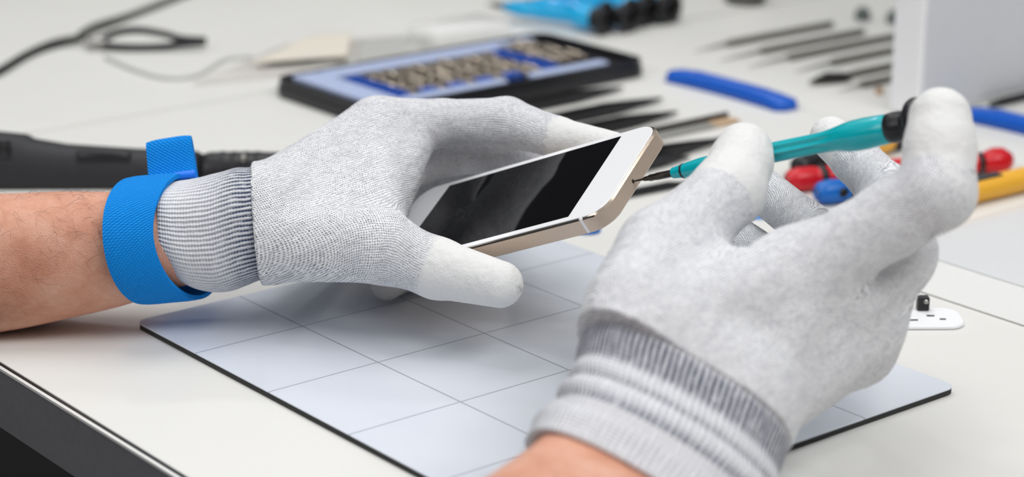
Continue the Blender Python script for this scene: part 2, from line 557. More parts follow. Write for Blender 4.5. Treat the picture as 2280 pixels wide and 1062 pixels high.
#@@DRIVERS
# ------------------------------------------------------------------ precision screwdrivers (handle of the held one, reused in blue at the back)
def driver_parts(root, m_handle, fat=1.0, lx=1.0):
    """built along +X from the tip at x = 0"""
    S = lambda pr: [(x * lx, r * fat) for x, r in pr]
    V, F = lathe(S([(0.0, 0.0003), (0.0006, 0.00055), (0.0012, 0.0003), (0.0046, 0.00042), (0.0062, 0.0009), (0.0078, 0.0010), (0.0082, 0.00125), (0.0110, 0.00125), (0.0113, 0.0014), (0.0205, 0.0014)]), 20)
    tag(mesh('shank', V, F, M_STEELD, root), 'dark steel shank with a fine tip')
    def flute(x, a, r):
        s = max(0.0, min(1.0, (x / lx - 0.045) / 0.010)) * max(0.0, min(1.0, (0.0900 - x / lx) / 0.008))
        return r - s * 0.00085 * fat * (0.5 - 0.5 * math.cos(8 * a)) ** 0.7
    prof = [(0.0186, 0.0015), (0.0187, 0.0020), (0.0205, 0.0022), (0.0230, 0.0025), (0.0270, 0.0030), (0.0310, 0.0034), (0.0360, 0.0036), (0.0450, 0.0036)]
    prof += [(0.045 + 0.0025 * i, 0.0036 - 0.00001 * i) for i in range(1, 15)]
    prof += [(0.0825, 0.0036), (0.0855, 0.0039), (0.0885, 0.0044), (0.0915, 0.0049), (0.0945, 0.0052), (0.0990, 0.0053), (0.1040, 0.0051), (0.1080, 0.0049), (0.1085, 0.0047), (0.1086, 0.0035)]
    V, F = lathe(S(prof), 80, flute)
    h = mesh('handle', V, F, m_handle, root); h.data.set_sharp_from_angle(angle=math.radians(50))
    V, F = lathe(S([(0.0228, 0.00255), (0.0230, 0.0027), (0.0236, 0.00275), (0.0238, 0.0026)]), 24)
    mesh('collar_ring', V, F, M_BLACK, h)
    V, F = lathe(S([(0.1075, 0.0040), (0.1080, 0.0050), (0.1100, 0.0052), (0.1125, 0.0050), (0.1138, 0.0046), (0.1145, 0.0046),
                  (0.1160, 0.0064), (0.1172, 0.0078), (0.1185, 0.0084), (0.1210, 0.0084), (0.1228, 0.0070), (0.1235, 0.0040)]), 32)
    mesh('swivel_cap', V, F, M_BLACK, root)
    return root

D1 = at(2020, 278, 0.706)
DX = (D1 - D0) / np.linalg.norm(D1 - D0)
def frame_x(o, origin, x, up=(0, 0, 1)):
    x = Vector(x).normalized(); y = Vector(up).cross(x).normalized(); z = x.cross(y)
    m = Matrix.Identity(4)
    for i in range(3): m[i][0], m[i][1], m[i][2], m[i][3] = x[i], y[i], z[i], origin[i]
    o.matrix_world = m
    return o
drv = empty('precision_screwdriver', (0, 0, 0), 'teal fluted precision screwdriver with a black cap held in the right glove', 'screwdriver')
driver_parts(drv, M_TEAL)
frame_x(drv, D0, DX)

#@@BACK
# ------------------------------------------------------------------ tools lying on the bench
blab = ['blue precision screwdriver, nearest of the four lying at the back', 'blue precision screwdriver, second from the front of the four at the back',
        'blue precision screwdriver, third from the front of the four at the back', 'blue precision screwdriver, rightmost of the four lying at the back']
for i, (cx, cy, tx) in enumerate(((0.484, 0.373, -0.020), (0.5005, 0.367, -0.014), (0.5205, 0.373, -0.008), (0.541, 0.3725, -0.002))):
    if i == 0:
        bd = empty('precision_screwdriver', (0, 0, 0)); driver_parts(bd, M_BLUED, 1.4, 0.74); b0 = bd
    else:
        bd = copy_tree(b0)
    tag(bd, blab[i], 'screwdriver', 'blue precision screwdrivers at the back of the bench')
    cap = np.array([*tab(*((1352, 44), (1406, 38), (1444, 26), (1494, 20))[i], 0.0095)[:2], 0.0095]); d = np.array([-tx * 12 + 0.1, -1.0, 0.0]); d /= np.linalg.norm(d)
    frame_x(bd, cap - d * 0.090, d)

# bit case
cs = empty('bit_case', (0.299, 0.285, 0.0), 'open black case holding screwdriver bits behind the left glove', 'tool case')
def rr(w, h, r): return lambda i: rrect(w - 2 * i, h - 2 * i, max(r - i, 0.0005))
cs.scale = (1.0, 1.0, 0.68)
CW_, CD_ = 0.197, 0.098
slab('shell', rr(CW_, CD_, 0.012), 0.0002, 0.0100, 0.0015, M_BLACK, cs)
bm = bmesh.new()
o_, i_ = rrect(CW_ - 0.002, CD_ - 0.002, 0.011), rrect(CW_ - 0.010, CD_ - 0.010, 0.008)
def ring_solid(bm, o_, i_, z0, z1):
    n = len(o_)
    vs = [[bm.verts.new((p[0], p[1], z)) for p in ring] for ring, z in ((o_, z0), (o_, z1), (i_, z1), (i_, z0))]
    for a in range(4):
        b = (a + 1) % 4
        for j in range(n): bm.faces.new((vs[a][j], vs[a][(j + 1) % n], vs[b][(j + 1) % n], vs[b][j]))
ring_solid(bm, o_, i_, 0.0100, 0.0150)
bm_obj('rim', bm, M_BLACK, cs)
tray = empty('bit_tray', (0, 0, 0)); tray.parent = cs
def tray_bar(x0, x1, y0, y1, z1=0.0155):
    bm = bmesh.new(); box(bm, x0, x1, y0, y1, 0.0101, z1, bev=0.0016, seg=3); return bm_obj('tray_border', bm, M_PERI, tray)
tray_bar(-0.0878, -0.0700, -0.041, 0.043)
tray_bar(-0.0695, 0.0640, 0.0285, 0.043)
tray_bar(-0.0695, 0.0000, -0.041, -0.0335)
tray_bar(0.0190, 0.0740, -0.041, -0.0320)
tray_bar(0.0645, 0.0800, 0.0330, 0.041)
def rack(x0, x1, y0, y1, teeth):
    bm = bmesh.new(); box(bm, x0, x1, y0, y1, 0.0101, 0.0145, bev=0.0006)
    n = teeth
    for q in range(n):
        yy = y0 + (q + 0.5) * (y1 - y0) / n
        box(bm, x0 + 0.001, x1 - 0.001, yy - 0.0012, yy + 0.0012, 0.0144, 0.0162, bev=0.0003)
    return bm_obj('bit_rack', bm, M_RACK, cs)
rack(-0.069, -0.058, -0.030, 0.022, 9)
rack(0.036, 0.048, -0.028, 0.024, 9)
for q in range(4):
    bm = bmesh.new(); box(bm, -0.052 + q * 0.019, -0.040 + q * 0.019, -0.033, -0.025, 0.0101, 0.0162, bev=0.001)
    bm_obj('bit_stop', bm, M_RACK, cs)
bm = bmesh.new(); box(bm, -0.060, 0.034, 0.0205, 0.0280, 0.0101, 0.0120, bev=0.0004); bm_obj('tray_slot', bm, M_BLACK, cs)
# bits
hexp = [(x_ * 0.83, r_) for x_, r_ in ((0, 0.0008), (0.004, 0.0009), (0.0045, 0.0012), (0.008, 0.0012), (0.0095, 0.0021), (0.0210, 0.0021), (0.0214, 0.0016))]
V, F = lathe(hexp, 6)
bit_me = None
spots = []
for r_, y0 in enumerate((0.0125, -0.0055, -0.0235)):
    for q in range(14): spots.append((-0.0555 + q * 0.0066, y0, 0.0122 + 0.0008 * ((q * 7 + r_ * 3) % 3)))
for r_, y0 in enumerate((0.0245, 0.0060, -0.0130)):
    for q in range(4): spots.append((0.0515 + q * 0.0066, y0, 0.0124 + 0.0008 * ((q * 5 + r_) % 3)))
for q, (x, y, z) in enumerate(spots):
    if bit_me is None:
        b = mesh('screwdriver_bit', V, F, M_BIT, None, smooth=False); bit_me = b
    else:
        b = bit_me.copy(); COL.objects.link(b)
    tag(b, 'small steel screwdriver bit lying in the blue racks of the open bit case', 'screwdriver bit', 'steel bits lying in the open bit case')
    b.location = (0.299 + x, 0.285 + y - 0.0105, z * 0.68 + 0.0008)
    b.rotation_euler = (0.3 * (q % 3), -0.04 + 0.02 * (q % 4), math.pi / 2 + 0.04 * math.sin(q * 2.3))

# tweezers and picks in parallel rows
def tweezers(root, L, m, spread=0.0040, w=0.0052, tipw=0.0004):
    """two tapering arms joined at the right end; local X, tip at x = L"""
    for s in (-1, 1):
        P = catmull([(0.0, s * 0.0008, 0), (0.012, s * 0.0016, 0), (L * 0.5, s * spread, 0), (L * 0.8, s * spread * 0.65, 0), (L, s * 0.0006, 0)], 8)
        V, F = [], []
        n = len(P)
        for i, p in enumerate(P):
            t = i / (n - 1)
            hw = w / 2 * (0.75 + 0.25 * min(1, t / 0.3)) if t < 0.60 else w / 2 * (1 - (t - 0.60) / 0.40) ** 1.1 + tipw
            th = 0.00075
            for a, b_ in ((-1, -1), (1, -1), (1, 1), (-1, 1)): V.append((p[0], p[1] + a * th, w / 2 + 0.0003 + b_ * hw))
        for i in range(n - 1):
            for j in range(4): F.append((i * 4 + j, i * 4 + (j + 1) % 4, (i + 1) * 4 + (j + 1) % 4, (i + 1) * 4 + j))
        F.append((0, 1, 2, 3)); F.append(tuple((n - 1) * 4 + j for j in (3, 2, 1, 0)))
        o = mesh('arm', V, F, m, root, smooth=False)
    bm = bmesh.new(); box(bm, -0.003, 0.010, -0.0022, 0.0022, 0.0008, w - 0.0002, bev=0.0004); bm_obj('joint', bm, m, root)
TW = [('tweezers', 0.2165, 0.245, 0.358, M_TWEEZ, 'black pointed tweezers lying closest to the open bit case'),
      ('tweezers', 0.1840, 0.240, 0.358, M_TWEEZ, 'black tweezers in the row behind the phone, second from the bit case'),
      ('tweezers', 0.1570, 0.232, 0.344, M_TWEEZ, 'black tweezers in the row behind the phone, third from the bit case'),
      ('tweezers', 0.1010, 0.205, 0.326, M_TWEEZ, 'thick black tweezers just behind the upper corner of the phone')]
for nm, y, x0, x1, m, lb in TW:
    r_ = empty(nm, (x0, y, 0.0), lb, 'tweezers', 'tweezers in the row behind the phone'); tweezers(r_, x1 - x0, m)
# flat steel spudger with tan end, and slim black pick
sp = empty('metal_spudger', (0.265, 0.130, 0.0), 'flat grey steel spudger with a tan end behind the phone', 'pry tool')
bm = bmesh.new(); box(bm, -0.03, 0.078, -0.0045, 0.0045, 0.0002, 0.0022, bev=0.0006); bm_obj('blade', bm, speckle('steel_satin', sr(158, 158, 154), sr(172, 172, 168), 0.4, metal=0.35), sp)
bm = bmesh.new(); box(bm, -0.03, 0.095, 0.0035, 0.0052, 0.0002, 0.0050, bev=0.0004); bm_obj('raised_edge', bm, M_STEELD, sp)
bm = bmesh.new(); box(bm, 0.0785, 0.096, -0.0040, 0.0034, 0.0002, 0.0024, bev=0.0006); tag(bm_obj('end_tip', bm, M_TAN, sp), 'tan end of the steel spudger')
V, F = tube([(0.205, 0.0600, 0.0022), (0.228, 0.0588, 0.0022), (0.245, 0.0575, 0.0022), (0.262, 0.0548, 0.0012)], [0.0016, 0.0020, 0.0020, 0.0004], 8)
tag(mesh('slim_pick', V, F, M_TWEEZ), 'slim dark pick lying under the shank of the held screwdriver', 'pick')
V, F = tube([(0.215, 0.0862, 0.0028), (0.24, 0.0872, 0.0028), (0.270, 0.0885, 0.0028), (0.290, 0.0900, 0.0014)], [0.0024, 0.0026, 0.0024, 0.0006], 8)
tag(mesh('round_spudger', V, F, M_BLACKM), 'round black spudger between the phone and the held screwdriver', 'pry tool')

M_PROBE = speckle('probe_steel', sr(112, 110, 102), sr(132, 130, 122), 0.4, metal=0.3)
M_KNOB = speckle('knob_grey', sr(96, 104, 102), sr(108, 116, 114), 0.6)
# steel probes at the right back
PRB = [(0.2640, 0.459, 0.486, 0.580, 'thin steel probe, farthest back of the row by the white box'),
       (0.2365, 0.454, 0.487, 0.579, 'thin steel probe, second from the back of the row by the white box'),
       (0.2140, 0.455, 0.488, 0.590, 'thin steel probe, third from the back of the row by the white box'),
       (0.1890, 0.468, 0.498, 0.600, 'thin steel probe lying just behind the spade ended probe'),
       (0.1610, 0.450, 0.484, 0.590, 'steel probe with a dark spade shaped end by the white box'),
       (0.1400, 0.452, 0.470, 0.580, 'short steel probe nearest the foot of the white box')]
for i, (y, x0, x1, x2, lb) in enumerate(PRB):
    r_ = empty('steel_probe', (x0, y, 0.0), lb, 'probe', 'steel probes lying beside the white box')
    V, F = tube([(x1 - x0, 0, 0.0024), (x1 - x0 + 0.002, 0, 0.0024), (x2 - x0 - 0.002, 0, 0.0024), (x2 - x0, 0, 0.0024)], [0.0014, 0.0021, 0.0021, 0.0014], 10)
    mesh('handle', V, F, M_PROBE, r_)
    if i == 4:
        bm = bmesh.new()
        pts = [(0, 0), (0.012, 0.0048), (0.024, 0.0095), (0.034, 0.002), (0.034, -0.002), (0.024, -0.0080), (0.012, -0.0040)]
        lo = [bm.verts.new((a, b, 0.0018)) for a, b in pts]; hi = [bm.verts.new((a, b, 0.0032)) for a, b in pts]
        bm.faces.new(lo[::-1]); bm.faces.new(hi)
        for q in range(len(pts)): bm.faces.new((lo[q], lo[(q + 1) % len(pts)], hi[(q + 1) % len(pts)], hi[q]))
        tag(bm_obj('spade', bm, M_STEELD, r_, smooth=False), 'dark spade shaped blade')
    else:
        V, F = tube([(0, 0, 0.0010), (0.010, 0, 0.0016), (x1 - x0 + 0.001, 0, 0.0024)], [0.0003, 0.0006, 0.0010], 8)
        mesh('needle', V, F, M_STEEL, r_)
for (u, v), lb in (((1920, 45), 'small dark grey rubber knob behind the steel probes'), ((1990, 52), 'small dark knob half hidden by the white box')):
    p = tab(u, v)
    V, F = lathe([(0.0, 0.004), (0.001, 0.0052), (0.005, 0.0050), (0.0075, 0.0035), (0.0085, 0.0012)], 16)
    V = [(y, z, x + 0.0002) for x, y, z in V]
    o = mesh('rubber_knob', V, F, M_KNOB); o.location = p
    tag(o, lb, 'knob')
p = tab(1957, 210)
V, F = lathe([(0.0, 0.0022), (0.003, 0.0026), (0.004, 0.0015)], 12)
o = mesh('brown_screw', [(y, z, x + 0.0002) for x, y, z in V], F, M_TAN); o.location = p
tag(o, 'tiny brown screw on the bench by the foot of the white box', 'screw')

# blue plastic pry tools
def pry(name, x, y0, y1, lb):
    L = abs(y1 - y0); r_ = empty(name, (x, (y0 + y1) / 2, 0.0), lb, 'pry tool', 'blue plastic pry tools')
    N = 24; V, F = [], []
    for i in range(N + 1):
        t = i / N; q = abs(2 * t - 1)
        w = 0.0065 + 0.0030 * q ** 2
        if q > 0.93: w *= math.sqrt(max(0.02, 1 - ((q - 0.93) / 0.07) ** 2 * 0.75))
        h = 0.0080 - 0.0026 * q ** 3
        for a, b_ in ((-1, 0.0002), (-0.85, h * 0.75), (-0.5, h), (0.5, h), (0.85, h * 0.75), (1, 0.0002)): V.append((a * w, (t - 0.5) * L, b_))
    for i in range(N):
        for j in range(6): F.append((i * 6 + j, i * 6 + (j + 1) % 6, (i + 1) * 6 + (j + 1) % 6, (i + 1) * 6 + j)[::-1])
    F.append(tuple(range(6))); F.append(tuple(N * 6 + j for j in range(6))[::-1])
    mesh('pry_bar', V, F, M_BLUEP, r_)
    bm = bmesh.new(); box(bm, -0.0022, 0.0022, -L * 0.30, L * 0.30, 0.0072, 0.0083, bev=0.0003); bm_obj('grip_ridge', bm, M_BLUEP, r_)
pry('pry_tool', 0.4020, 0.223, 0.128, 'blue plastic pry tool lying in the open behind the held screwdriver')
pry('pry_tool', 0.4655, 0.060, -0.035, 'blue plastic pry tool at the right edge behind the raised index finger')

# coloured mini screwdrivers on the right
def mini(p0, p1, m, m2, lb, r=0.0058, window=False):
    p0, p1 = np.array([*p0, r + 0.0002]), np.array([*p1, r + 0.0002])
    L = np.linalg.norm(p1 - p0)
    r_ = empty('mini_screwdriver', (0, 0, 0), lb, 'screwdriver', 'coloured mini screwdrivers at the right')
    V, F = lathe([(0.0, r * 0.5), (0.002, r * 0.85), (0.006, r), (0.014, r), (0.017, r * 0.85)], 20); mesh('end_cap', V, F, m2, r_)
    V, F = lathe([(0.0165, r * 0.8), (0.017, r * 0.95), (0.020, r * 0.95), (0.0205, r * 0.8)], 20); mesh('ring', V, F, M_BLACK, r_)
    V, F = lathe([(0.020, r * 0.8), (0.022, r), (L - 0.024, r), (L - 0.020, r * 0.9)], 20)
    h = mesh('handle', V, F, m, r_)
    if window:
        bm = bmesh.new(); box(bm, L * 0.32, L * 0.5, -0.0025, 0.0025, r - 0.001, r + 0.0003, bev=0.0002); tag(bm_obj('window', bm, M_BLACK, h), 'black window in the handle')
    if m is M_BLUEH:
        V, F = lathe([(0.0, 0.0022), (0.0006, 0.0024), (0.0008, 0.0010)], 16)
        tag(mesh('hanging_hole', [(y + 0.0115, -x - r * 0.93, z + 0.0008) for x, y, z in V], F, M_BLACK, r_), 'dark round hole in the end cap')
    V, F = lathe([(L - 0.0205, r * 0.8), (L - 0.020, r * 0.92), (L - 0.017, r * 0.92), (L - 0.0165, r * 0.8)], 20); mesh('ring', V, F, M_BLACK, r_)
    V, F = lathe([(L - 0.017, r * 0.6), (L - 0.014, r * 0.95), (L - 0.010, r * 1.18), (L - 0.005, r * 1.15), (L - 0.001, r * 0.7), (L, r * 0.2)], 20); mesh('ball_end', V, F, m2, r_)
    frame_x(r_, p0, p1 - p0)
tz = lambda u, v: tuple(tab(u, v, 0.006)[:2])
mini(tz(1770, 374), tz(2030, 298), M_YELLOW, M_BLACK, 'yellow mini screwdriver half hidden behind the held teal screwdriver')
mini(tz(1750, 402), tz(2252, 356), M_RED, M_RED, 'red mini screwdriver with a round end behind the right glove')
mini(tz(1816, 430), tz(2110, 398), M_BLUEH, M_BLUEH, 'blue mini screwdriver seen between the fingers of the right glove')
mini(tz(2010, 462), tz(2420, 366), M_YELLOW, M_YELLOW, 'yellow mini screwdriver with a black window at the right edge', window=True)

# white upright box
wb = empty('white_box', (0.56, 0.088, 0.0), 'tall white box with a grey front standing at the right edge', 'box')
bm = bmesh.new(); box(bm, -0.118, 0.24, -0.0145, 0.0065, 0.0002, 0.36, bev=0.002); bm_obj('housing', bm, M_WHITEP, wb)
bm = bmesh.new(); box(bm, -0.1165, 0.238, -0.0158, -0.0143, 0.004, 0.356, bev=0.0004); tag(bm_obj('front_panel', bm, M_GREYP, wb), 'plain grey front panel')
V, F = tube([(0.490, 0.0640, 0.0022), (0.50, 0.0642, 0.0026), (0.60, 0.0655, 0.0026)], [0.0012, 0.0024, 0.0024], 8)
tag(mesh('black_stylus', V, F, M_BLACK), 'black stylus lying at the foot of the white box', 'stylus')

# round black and beige pot at the top edge
pt = empty('round_pot', (0.594, 0.357, 0.0), 'small round beige pot with a black base at the top edge', 'pot')
V, F = lathe([(0.0002, 0.0130), (0.001, 0.0138), (0.0045, 0.0138), (0.0055, 0.0128)], 28); mesh('base_ring', [(y, z, x) for x, y, z in V], F, M_BLACK, pt)
V, F = lathe([(0.0053, 0.0112), (0.010, 0.0118), (0.022, 0.0118), (0.024, 0.0100)], 28); mesh('pot_body', [(y, z, x) for x, y, z in V], F, M_BEIGE, pt)

# hot air handle behind the left forearm
ha = empty('hot_air_tool', (0.05, 0.29, 0.0), 'long black hot air tool lying behind the left forearm', 'hot air tool')
def loft_px(stations, seg=28, power=2.6):
    """stations (u, v_top, v_bottom, depth, half_depth): super-elliptic sections facing along the photo's horizontal"""
    V, F = [], []
    for (u, vt, vb, d, hd) in stations:
        c = at(u, (vt + vb) / 2, d); hv = (vb - vt) / 2 * d / FPX
        for j in range(seg):
            a = 2 * math.pi * j / seg
            ca, sa = math.cos(a), math.sin(a)
            ca, sa = math.copysign(abs(ca) ** (2 / power), ca), math.copysign(abs(sa) ** (2 / power), sa)
            V.append(c + RW[1] * hv * ca + RW[2] * hd * sa)
    n = len(stations)
    for i in range(n - 1):
        for j in range(seg): F.append((i * seg + j, i * seg + (j + 1) % seg, (i + 1) * seg + (j + 1) % seg, (i + 1) * seg + j))
    F.append(tuple(range(seg))[::-1]); F.append(tuple((n - 1) * seg + j for j in range(seg)))
    return V, F
def hpart(name, st, m, parent=ha, power=2.6):
    V, F = loft_px(st, power=power)
    V = [np.array(v) - np.array(ha.location) for v in V]
    return mesh(name, V, F, m, parent)
hd_ = 1.035
hb = hpart('handle_body', [(-150, 290, 440, hd_, 0.016), (-60, 285, 442, hd_, 0.017), (0, 292, 442, hd_, 0.0165), (60, 298, 442, hd_, 0.016), (78, 308, 441, hd_, 0.0155), (150, 320, 440, hd_, 0.015), (300, 330, 436, hd_, 0.0145), (440, 336, 432, hd_, 0.0135), (450, 342, 428, hd_, 0.012)], M_BLACKM)
for q in range(4):
    pv = 316 + q * 11
    V, F = tube([at(-20, pv, hd_ - 0.0160), at(24, pv + 1, hd_ - 0.0160)], [0.0009, 0.0009], 6)
    mesh('vent_slot', [np.array(v) - np.array(ha.location) for v in V], F, M_BLACK, hb)
hpart('grip_plate', [(176, 336, 362, hd_ - 0.0095, 0.0055), (180, 334, 364, hd_ - 0.0095, 0.006), (290, 338, 366, hd_ - 0.0088, 0.006), (294, 340, 364, hd_ - 0.0088, 0.0055)], M_BLACK, hb, 6)
col = hpart('nozzle_collar', [(448, 345, 425, hd_, 0.011), (470, 338, 428, hd_, 0.0125), (560, 337, 426, hd_, 0.0125), (660, 340, 424, hd_, 0.0120), (668, 346, 420, hd_, 0.010)], M_BLACK)
for q in range(4):
    uu = 492 + q * 26
    hpart('collar_ridge', [(uu, 340, 424, hd_, 0.0118), (uu + 3, 336, 428, hd_, 0.0131), (uu + 8, 336, 428, hd_, 0.0131), (uu + 11, 340, 424, hd_, 0.0118)], M_BLACKM, col)
bm = bmesh.new(); bmesh.ops.create_icosphere(bm, subdivisions=2, radius=0.0021); o = bm_obj('screw', bm, M_STEEL, ha); o.location = Vector(at(542, 352, hd_ - 0.0125)) - ha.location

# cables and clip
P = catmull([(*tab(-60, 195)[:2], 0.002), (*tab(0, 166)[:2], 0.002), (*tab(60, 130)[:2], 0.002), (*tab(120, 108)[:2], 0.003), (*tab(185, 100)[:2], 0.0045)], 8)
V, F = tube(P, 0.0026, 10)
tag(mesh('black_cable', V, F, M_CORD), 'black cable running from the clip to the left edge', 'cable')
P = catmull([(*tab(182, 92)[:2], 0.0045), (*tab(215, 72)[:2], 0.004), (*tab(290, 42)[:2], 0.002), (*tab(390, 3)[:2], 0.002), (*tab(470, -30)[:2], 0.002)], 8)
V, F = tube(P, 0.0025, 10)
tag(mesh('grey_cable', V, F, speckle('cord_dark_grey', sr(70, 72, 66), sr(84, 86, 80), 0.5)), 'dark grey cable running from the clip up to the top edge', 'cable')
ca, cb = np.array([*tab(188, 112)[:2], 0.0]), np.array([*tab(460, 112)[:2], 0.0])
clip = empty('crocodile_clip', ca, 'black crocodile clip at the end of the cables, upper left', 'clip')
cx_ = (cb - ca); CLn = np.linalg.norm(cx_)
frame_x(clip, ca, cx_)
for s in (-1, 1):
    P = catmull([(0.010, s * 0.0010, 0.0050 + s * 0.0012), (CLn * 0.28, s * 0.0022, 0.0066 + s * 0.0040), (CLn * 0.45, s * 0.0026, 0.0070 + s * 0.0048), (CLn * 0.66, s * 0.0018, 0.0062 + s * 0.0034), (CLn * 0.80, s * 0.0010, 0.0055 + s * 0.0014), (CLn, s * 0.0006, 0.0055 + s * 0.0010)], 8)
    V, F = tube(P, np.interp(np.linspace(0, 1, len(P)), [0, 0.3, 0.6, 0.85, 1], [0.0022, 0.0024, 0.0022, 0.0022, 0.0016]), 10)
    mesh('jaw', V, F, M_BLACK, clip)
V, F = lathe([(0.0, 0.0020), (0.002, 0.0030), (0.012, 0.0034), (0.014, 0.0026)], 16); o = mesh('ferrule', [(x, y, z + 0.0042) for x, y, z in V], F, M_STEEL, clip)
P = catmull([(*tab(235, 132)[:2], 0.0014), (*tab(300, 160)[:2], 0.0014), (*tab(370, 178)[:2], 0.0014), (*tab(440, 172)[:2], 0.0014), (*tab(500, 138)[:2], 0.0014), (*tab(560, 130)[:2], 0.0014)], 8)
V, F = tube(P, 0.0012, 8)
tag(mesh('thin_cord', V, F, M_CORDG), 'thin pale grey cord curling on the bench below the clip', 'cord')

# clear packaging behind the bit case
def film(name, corners, zf, m, parent=None, n=22, thick=0.0004):
    a, b, c, d = [np.array([*tab(*q)[:2], 0.0]) for q in corners]
    V, F = [], []
    for lay in (0, 1):
        for i in range(n + 1):
            for j in range(n + 1):
                s, t_ = i / n, j / n
                p = (a * (1 - s) + b * s) * (1 - t_) + (d * (1 - s) + c * s) * t_
                V.append((p[0], p[1], 0.0003 + zf(s, t_) + lay * thick))
    N = (n + 1) ** 2
    for i in range(n):
        for j in range(n):
            q = (i * (n + 1) + j, (i + 1) * (n + 1) + j, (i + 1) * (n + 1) + j + 1, i * (n + 1) + j + 1)
            F.append(tuple(x + N for x in q)[::-1]); F.append(q)
    for i in range(n):
        for e0, e1 in (((i, 0), (i + 1, 0)), ((i + 1, n), (i, n)), ((0, i + 1), (0, i)), ((n, i), (n, i + 1))):
            x, y = e0[0] * (n + 1) + e0[1], e1[0] * (n + 1) + e1[1]
            F.append((x, y, y + N, x + N)[::-1])
    return mesh(name, V, F, m, parent)
wav = lambda s, t_: 0.0035 * (0.5 + 0.5 * math.sin(9 * s + 4 * t_)) * (0.5 + 0.5 * math.cos(7 * t_ - 3 * s)) * min(1, 6 * s, 6 * t_, 6 * (1 - s), 6 * (1 - t_))
M_BAG = mat('bag_film', (0.93, 0.91, 0.88, 1), rough=0.3, trans=0.6, ior=1.1)
bag = film('plastic_bag', ((430, 190), (640, 100), (900, 82), (700, 165)), wav, M_BAG)
tag(bag, 'crumpled clear plastic bag lying left of the open bit case', 'plastic bag')
lab = film('paper_label', ((560, 158), (690, 96), (785, 90), (775, 142)), lambda s, t_: 0.0042, speckle('label_cream', sr(232, 222, 200), sr(216, 214, 209), 0.6, scale=60))
tag(lab, 'cream paper slip with faint print behind the bit case', 'paper')
gry = film('grey_sleeve', ((790, 150), (800, 92), (960, 80), (940, 120)), lambda s, t_: 0.0006, speckle('sleeve_grey', sr(188, 188, 184), sr(196, 196, 192), 0.4))
tag(gry, 'flat grey sleeve beside the clear plastic lid behind the bit case', 'sleeve')
lid = empty('clear_lid', tab(1025, 92), 'small clear plastic lid with bright glints behind the bit case', 'lid')
slab('lid_top', rr(0.060, 0.036, 0.006), 0.0002, 0.012, 0.003, M_CLEAR, lid, sharp=180)
bm = bmesh.new(); o_, i_ = rrect(0.066, 0.042, 0.008), rrect(0.0605, 0.0365, 0.006); ring_solid(bm, o_, i_, 0.0002, 0.0020); bm_obj('lid_flange', bm, M_CLEAR, lid)

# clear sleeve at the right, phone part, picks
sl = empty('plastic_sleeve', (0.30, -0.16, 0.0), 'large clear plastic sleeve lying at the right edge below the yellow screwdriver', 'plastic sleeve')
bm = bmesh.new(); box(bm, -0.040, 0.080, -0.16, 0.095, 0.0002, 0.0016, bev=0.0004); bm_obj('sleeve_film', bm, speckle('sleeve_clear', sr(214, 215, 216), sr(224, 225, 226), 0.12, scale=14), sl)
bm = bmesh.new(); box(bm, -0.076, -0.0402, -0.16, 0.095, 0.0002, 0.0010, bev=0.0003); tag(bm_obj('sealed_edge', bm, speckle('sleeve_edge', sr(228, 228, 226), sr(233, 233, 231), 0.3), sl), 'flat whitish sealed edge')
pp = empty('phone_module', (*tab(2050, 714)[:2], 0.0), 'white phone part with a small black module beside the right glove', 'phone part')
pp.rotation_euler = (0, 0, math.radians(-38))
slab('plate', rr(0.032, 0.022, 0.007), 0.0002, 0.0016, 0.0003, M_WHITEP, pp)
for (x, y, w, h) in ((0.004, 0.001, 0.003, 0.0012), (-0.004, -0.004, 0.004, 0.0010), (0.008, -0.003, 0.0024, 0.0010)):
    bm = bmesh.new(); box(bm, x - w / 2, x + w / 2, y - h / 2, y + h / 2, 0.0015, 0.0019, bev=0.0001); bm_obj('contact', bm, M_STEELD, pp)
bm = bmesh.new(); ml = Matrix.Rotation(math.radians(38), 3, 'Z') @ Vector((*(0.78 * (tab(2054, 693)[:2] - tab(2050, 714)[:2])), 0.0)); box(bm, ml.x - 0.0024, ml.x + 0.0024, ml.y - 0.0022, ml.y + 0.0022, 0.0016, 0.0072, bev=0.0006); mod = bm_obj('camera_module', bm, M_BLACK, pp)
bm = bmesh.new(); bmesh.ops.create_icosphere(bm, subdivisions=2, radius=0.0011); o = bm_obj('lens', bm, M_STEEL, mod); o.location = (ml.x + 0.0008, ml.y - 0.0020, 0.0056)
def pick(u, v, r, m, lb, rot):
    out = lambda i: [((r - i) * math.cos(a) * (1 + 0.18 * math.cos(3 * a)), (r - i) * math.sin(a) * (1 + 0.18 * math.cos(3 * a))) for a in [2 * math.pi * q / 36 for q in range(36)]]
    o = slab('plectrum', out, 0.0, 0.0011, 0.0003, m)
    p = tab(u, v); o.location = (p[0], p[1], 0.0002); o.rotation_euler = (0, 0, rot)
    tag(o, lb, 'pick')
pick(1286, 507, 0.011, M_BLUEH, 'dark blue plastic pick peeping out under the phone', 0.5)
pick(1668, 470, 0.012, speckle('pick_light_blue', sr(60, 140, 225), sr(80, 156, 232), 0.3), 'light blue pick seen in the gap between right thumb and ring finger', 0.2)
#@@PERSON
# ------------------------------------------------------------------ person: forearms, knitted gloves, wrist strap
person = empty('person', (-0.12, -0.05, 0.02), 'person in grey knitted gloves holding a phone and a teal screwdriver', 'person')
PORG = np.array([-0.12, -0.05, 0.02])


def cone_d(p, a, b, ra, rb):
    ab = b - a
    h = np.clip(((p - a) @ ab) / (ab @ ab), 0, 1)
    q = p - a - h[:, None] * ab
    return np.sqrt((q * q).sum(1)) - (ra + (rb - ra) * h)


